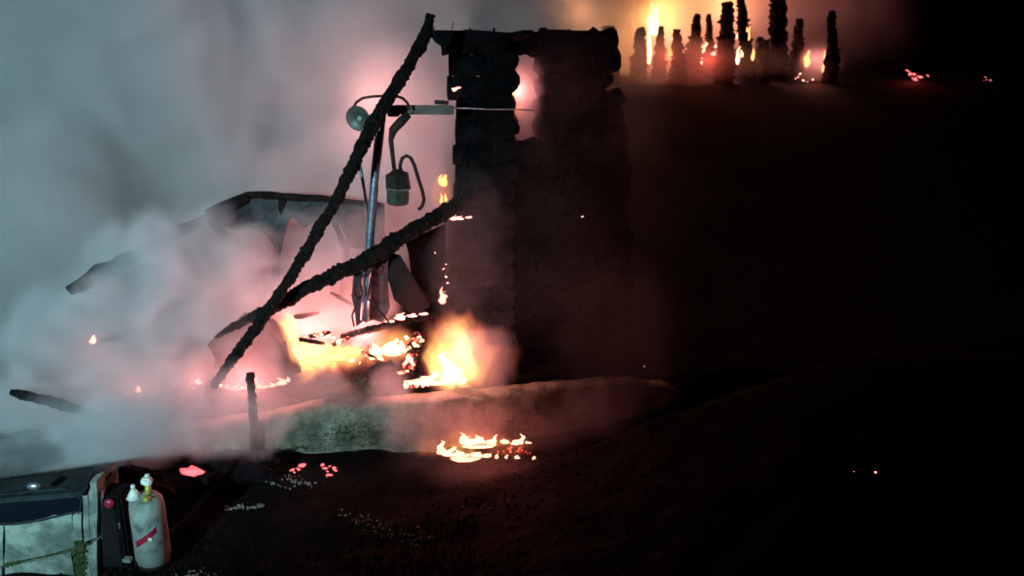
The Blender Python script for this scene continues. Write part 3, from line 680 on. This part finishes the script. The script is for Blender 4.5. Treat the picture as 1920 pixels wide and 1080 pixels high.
# ------------------------------------------------------------------ lower left: small whitewashed outbuilding
def outbuilding():
    Y = 10.1
    t = thing('outbuilding', 'small dirty whitewashed outbuilding with dark slate roof and dark window at bottom left', 'outbuilding', G(90, 1200, 0))
    def Q(x, y, d=0): return P(x, y, Y + d)
    # masonry blocks: (outline in the wall's plane, material, proud of the wall by)
    blocks = [([(-160, 1010), (6, 985), (6, 1060), (-160, 1085)], 0), ([(8, 984), (134, 966), (136, 1028), (8, 1058)], .0), ([(137, 966), (153, 963), (155, 1020), (138, 1027)], .012),
              ([(155, 920), (164, 918), (168, 1012), (157, 1018)], .02), ([(165, 905), (181, 900), (184, 1005), (169, 1011)], .0),
              ([(-160, 1090), (4, 1064), (10, 1140), (-160, 1165)], .01), ([(8, 1062), (134, 1034), (142, 1115), (12, 1140)], .02), ([(160, 1026), (183, 1014), (186, 1120), (160, 1125)], .018),
              ([(-160, 1170), (10, 1143), (10, 1260), (-160, 1270)], .0), ([(12, 1142), (142, 1118), (146, 1250), (12, 1258)], .01), ([(146, 1130), (186, 1122), (188, 1250), (148, 1250)], .0)]
    for k, (pl, pr) in enumerate(blocks):
        slab('block', [Q(x, y, -pr) for x, y in pl], .22, PLAST, t, rough=.018, seed=k + 3)
    # the masonry core behind the joints
    slab('wall', [Q(x, y, .06) for x, y in ((-158, 1004), (8, 980), (152, 958), (150, 930), (180, 925), (188, 1255), (-158, 1270))], .6, MORTAR, t)
    slab('side_wall', [Q(184, 905, .3), Q(192, 925, .3), Q(194, 1240, .3), Q(188, 1250, .3)], .5, PLAST, t)
    # moss strip in the broken joint
    vs, fs = [], []; rn = random.Random(9)
    for _ in range(700):
        x = rn.gauss(150, 6); y = rn.uniform(1015, 1085); p = Q(x, y, -.02 + rn.uniform(-.03, .02)); s = rn.uniform(.008, .022)
        o = len(vs); vs += [p + Vector((-s, 0, 0)), p + Vector((0, -s, -s * .7)), p + Vector((s, 0, .2 * s)), p + Vector((0, .3 * s, s))]; fs += [(o, o + 1, o + 2, o + 3)]
    for _ in range(700):
        u = rn.random(); x = 5 + 170 * u; y = 1061 - 31 * u - 8 * u * u + rn.gauss(0, 1.6); p = Q(x, y, -.015); s = rn.uniform(.006, .014)
        o = len(vs); vs += [p + Vector((-s, 0, 0)), p + Vector((0, -s, -s * .7)), p + Vector((s, 0, .2 * s)), p + Vector((0, .3 * s, s))]; fs += [(o, o + 1, o + 2, o + 3)]
    m = link('moss', mesh('moss', vs, fs), MOSS, t); m['kind'] = 'stuff'
    # roof slab with raised right corner
    slab('roof', [Q(-160, 925, .55), Q(176, 875, .6), Q(174, 890, .3), Q(164, 905, -.05), Q(152, 922, -.1), Q(-160, 948, -.1)], .07, SLATE, t, rough=.01, seed=2, direction=(0, 0, -1))
    # window recess: dark pane with a rounded sill line
    w_ = slab('window', [Q(x, y, -.01) for x, y in ((-160, 938), (20, 925), (118, 915), (148, 924), (153, 940), (151, 960), (120, 967), (80, 977), (30, 985), (-20, 986), (-160, 988))], .04, SLATE, t)
    pane = slab('pane', [Q(x, y, -.022) for x, y in ((-150, 940), (20, 929), (116, 920), (144, 928), (149, 941), (147, 957), (118, 963), (80, 972), (30, 980), (-20, 981), (-150, 983))], .008, GLASS, w_)
    pane.location = (0, 0, 0)
    g = tube('sill_rod', [Q(68, 976, -.06), Q(96, 968, -.06), Q(108, 965, -.06)], .006, STEEL, t, seg=6)  # thin steel rod along the lower edge of the window
    # steel dome put in for the floodlight's reflection in the window glass
    c = Q(63, 912, -.2); bm = bmesh.new(); bmesh.ops.create_uvsphere(bm, u_segments=20, v_segments=12, radius=.085)
    for v in bm.verts: v.co = Vector((v.co.x, v.co.y * .5, v.co.z * .62)) + c
    me = bpy.data.meshes.new('flood_reflection'); bm.to_mesh(me); bm.free(); link('flood_reflection', me, STEEL, t, True)
outbuilding()

def gas_bottle():
    Y = 10.25
    t = thing('gas_bottle', 'tall scuffed white gas bottle with yellow valve and slanting red band', 'gas bottle', P(285, 1052, Y))
    cx = 289; r = M(31.5, cx, 1000, Y)
    base, top = P(cx, 1052, Y), P(cx, 925, Y); h = top.z - base.z
    prof = [(0, 0), (.8, 0), (.9, .02), (.9, .07), (1, .09), (1, .82), (.94, .90), (.74, .96), (.45, .99), (0, 1.0)]
    vs, fs, sg = [], [], 32
    for pr, pz in prof:
        for k in range(sg):
            a = 2 * math.pi * k / sg; rr = r * max(.001, pr) * (1 + .03 * n3((math.cos(a), math.sin(a), pz * 2), 1.5, 3)); vs.append(Vector((base.x + math.cos(a) * rr, base.y + math.sin(a) * rr, base.z + pz * h)))
    for j in range(len(prof) - 1):
        for k in range(sg): fs.append((j * sg + k, j * sg + (k + 1) % sg, (j + 1) * sg + (k + 1) % sg, (j + 1) * sg + k))
    link('shell', mesh('shell', vs, fs), BOTTLE, t, True)
    # slanting red band that hugs the shell
    vs, fs = [], []; n = 12
    for i in range(n + 1):
        f = i / n; a = math.pi * (1.5 + (-.17 + .42 * f)); z = base.z + h * (.37 + .20 * f)
        for dz, rr in ((-.045, 1.012), (.045, 1.012), (.045, .99), (-.045, .99)):
            vs.append(Vector((base.x + math.cos(a) * r * rr, base.y + math.sin(a) * r * rr, z + dz)))
    for i in range(n):
        for j in range(4): fs.append((i * 4 + j, (i + 1) * 4 + j, (i + 1) * 4 + (j + 1) % 4, i * 4 + (j + 1) % 4))
    fs += [(0, 1, 2, 3), (n * 4 + 3, n * 4 + 2, n * 4 + 1, n * 4)]
    link('red_band', mesh('red_band', vs, fs), RED, t)
    a = math.pi * (1.5 + .12); box('white_tag', (base.x + math.cos(a) * r * 1.03, base.y + math.sin(a) * r * 1.03, base.z + h * .46), (.055, .01, .04), WHITE, t, bevel=.003)
    zt = top.z
    tube('valve_stem', [(base.x + .05, base.y, zt - .05), (base.x + .05, base.y, zt + .14)], [.05, .035], YEL, t, seg=12)
    box('regulator', (base.x + .055, base.y - .02, zt + .19), (.13, .1, .10), WHITE, t, bevel=.02, rot=Matrix.Rotation(R(12), 3, 'Y'))
    tube('valve_wheel', [(base.x + .06, base.y, zt + .245), (base.x + .06, base.y, zt + .275)], [.03, .028], WHITE, t, seg=12)
    tube('cap_cone', [(base.x - .12, base.y - .05, zt - .03), (base.x - .12, base.y - .05, zt + .09)], [.10, .03], WHITE, t, seg=16)
    tube('cap_knob', [(base.x - .12, base.y - .05, zt + .09), (base.x - .12, base.y - .05, zt + .15)], [.028, .026], WHITE, t, seg=12)
    tube('brass_fitting', [(base.x + .03, base.y - .1, zt - .02), (base.x + .10, base.y - .12, zt - .04)], [.05, .05], YEL, t, seg=10)
    # brown scuffed collar
    tube('foot_ring', [(base.x, base.y, base.z - .03), (base.x, base.y, base.z + .03)], [r * .92, r * .92], RUST, t, seg=28)
gas_bottle()
def meter_box():
    Y = 10.4
    t = thing('black_cabinet', 'narrow black cabinet between the whitewashed outbuilding and the gas bottle', 'cabinet', P(220, 1060, Y))
    c = P(219, 985, Y); box('body', c, (M(56, 219, 985, Y), .4, M(150, 219, 985, Y)), CHAR2, t, bevel=.03, cuts=0)
    box('door', c + Vector((-.03, -.21, 0)), (M(40, 219, 985, Y), .02, M(138, 219, 985, Y)), SHEETD, t, bevel=.008)
    box('latch', P(224, 986, Y - .235), (.03, .02, .09), STEEL, t, bevel=.006)
    cc = P(205, 944, Y - .24); bm = bmesh.new(); bmesh.ops.create_uvsphere(bm, u_segments=18, v_segments=10, radius=.068)
    for v in bm.verts: v.co = Vector((v.co.x, v.co.y * .6, v.co.z)) + cc
    me = bpy.data.meshes.new('red_lamp'); bm.to_mesh(me); bm.free(); link('red_lamp', me, RED, t, True)
    tube('corner_post', [P(188, 920, Y - .2), P(190, 1070, Y - .2)], .035, STEEL, t, seg=8)
meter_box()
o = box('pale_brick', P(240, 1049, 10.15), (.12, .09, .05), PLAST, bevel=.008, rot=Matrix.Rotation(R(-8), 3, 'Z')); tag(o, 'small pale brick lying at the foot of the gas bottle', 'brick')
# dark heap behind them
def heap(name, label, c, rx, ry, rz, m, seed, cat='heap'):
    bm = bmesh.new(); bmesh.ops.create_icosphere(bm, subdivisions=4, radius=1)
    for v in bm.verts:
        d = v.co.copy(); k = 1 + .35 * n3(d, 1.6, seed) + .18 * n3(d, 5, seed) + .08 * n3(d, 12, seed); v.co = Vector((d.x * rx * k, d.y * ry * k, d.z * rz * k)) + Vector(c)
    me = bpy.data.meshes.new(name); bm.to_mesh(me); bm.free(); return tag(link(name, me, m), label, cat)
heap('rubble_heap', 'dark rubble heap behind the gas bottle', P(255, 925, 11.6), .5, .4, .42, CHAR2, 2)
heap('rubble_heap', 'low dark heap of debris right of the pink glowing patch', P(430, 880, 12.4), .75, .4, .16, CHAR2, 5)
heap('rubble_heap', 'black heap half hidden in smoke at the far left edge', P(30, 850, 12.2), .9, .4, .3, CHAR2, 8)

# ------------------------------------------------------------------ smoke
SM = volume_mat('smoke_volume', (.72, .70, .73), .8, .0)
BIG = [blob(60, 120, 22, 560, 460, 3.5, .9), blob(520, 120, 23.5, 480, 380, 3.5, .9), blob(820, 60, 24.5, 300, 220, 3, .6), blob(1020, -20, 27, 300, 170, 3, .6),
       blob(20, 560, 18, 330, 400, 2.5, .8), blob(520, 450, 21, 330, 220, 2.5, .8), blob(760, 260, 19.5, 150, 230, 1.5, .7)]
volume('background_smoke', 'vast bank of smoke rising behind the burning houses', BIG, SM, .2, .34, 2.3, 2.2, 1.2, hi=(9, 40, 16), lo=(-24, 8, 0))
MID = [blob(340, 570, 15.8, 210, 190, 1.4, 2.0), blob(220, 640, 15.2, 210, 150, 1.2, 1.5), blob(420, 500, 16.4, 130, 130, 1.0, 1.5), blob(230, 470, 16.6, 60, 60, .8, .5),
       blob(120, 720, 14.2, 220, 150, 1.0, 1.0), blob(310, 750, 13.0, 220, 110, .7, 1.3), blob(250, 820, 12.2, 170, 90, .7, 1.8), blob(110, 850, 11.9, 170, 60, .6, 1.0), blob(420, 790, 12.6, 150, 90, .4, 1.2),
       blob(560, 745, 13.6, 190, 70, .35, 1.0), blob(730, 745, 13.6, 50, 110, .3, 1.4), blob(620, 550, 15.7, 150, 110, .6, .9),
       blob(650, 470, 16.6, 150, 100, .8, .5), blob(890, 680, 14.1, 80, 110, .3, 1.0), blob(820, 800, 13.1, 130, 70, .35, .7), blob(880, 470, 14.5, 90, 190, .4, .16), blob(445, 655, 14.0, 150, 100, .5, .6), blob(90, 800, 12.6, 230, 110, .8, 1.3), blob(300, 455, 15.3, 70, 50, .4, 1.0), blob(190, 540, 14.6, 70, 50, .4, .9),
       blob(770, 330, 16.3, 70, 160, .6, .6), blob(985, 200, 16.1, 50, 105, .4, 2.2)]
volume('drifting_smoke', 'billowing pink and grey smoke drifting through the ruins to the left', MID, SM, .075, .9, 3.8, 2.5, .8, lo=(-9, 8, -.3), hi=(4, 20, 9))
THIN = [blob(1180, 430, 15.2, 170, 380, .8, .06), blob(1170, 660, 14.2, 170, 170, .6, .10), blob(1100, 190, 15.0, 180, 170, .8, .10), blob(1080, 460, 14.4, 180, 300, .7, .05), blob(470, 780, 12.6, 120, 100, .35, 1.8), blob(1120, 770, 12.9, 130, 80, .4, .4), blob(1010, 810, 12.9, 130, 60, .3, .35), blob(900, 880, 12.2, 190, 50, .3, .5), blob(1000, 420, 14.4, 170, 400, .5, .05), blob(1200, 190, 15.6, 80, 130, .6, .16)]
volume('thin_smoke', 'thin veil of smoke before the black log wall and the right end of the pale wall', THIN, SM, .10, .6, 1.7, 1.15, .5, lo=(-3, 8, -.3), hi=(6, 20, 9))
HILL = [blob(1230, 0, 51, 340, 200, 4, .32), blob(1060, 0, 48, 300, 190, 4, .6), blob(1400, 0, 50, 260, 160, 4, .35), blob(1520, 20, 50, 220, 150, 4, .2), blob(1270, 115, 42.5, 230, 55, 1.4, .35), blob(1180, 150, 40, 90, 80, 1.5, .10), blob(1535, 125, 44, 45, 50, .8, .3)]
volume('hillside_smoke', 'orange lit smoke hanging among the burnt trees on the hill', HILL, SM, .35, .22, 2.2, 2.0, .5)
FV = volume_mat('flame_volume', (.6, .5, .5), .3, 0, emit=5.5)
FBL = [blob(842, 692, 14.4, 58, 56, .45, .75), blob(872, 668, 14.45, 84, 90, .45, .56), blob(845, 640, 14.5, 60, 66, .4, .35),
       blob(540, 640, 15.3, 30, 80, .3, 1.0), blob(570, 672, 15.2, 66, 44, .35, 1.0), blob(640, 662, 15.1, 80, 36, .3, .9), blob(735, 645, 15.0, 56, 42, .3, .8), blob(600, 640, 15.5, 130, 90, .4, .3), blob(830, 360, 15.2, 26, 44, .25, .35), blob(958, 160, 15.5, 20, 36, .2, .8), blob(966, 185, 15.7, 26, 50, .25, .4), blob(870, 832, 12.85, 110, 30, .28, .42), blob(850, 848, 12.7, 60, 18, .2, .6), blob(950, 840, 12.75, 70, 22, .2, .3)]
volume('fire_glow', 'fuzzy yellow and orange body of the fires among the ruins', FBL, FV, .045, 2.2, 3.0, 2.0, 1.0, stretch=(1, 1, .6))
HBL = [blob(1226, 36, 46, 16, 30, .5, .6), blob(1245, 45, 46.5, 34, 34, .9, .06), blob(1217, 90, 46, 12, 40, .4, .5), blob(1512, 110, 44, 14, 24, .4, .4), blob(1545, 115, 44, 14, 28, .4, .4)]
volume('hillside_fire_glow', 'yellow glow around the tallest hillside flames', HBL, FV, .14, .8, 1.6, 2.2, .4)
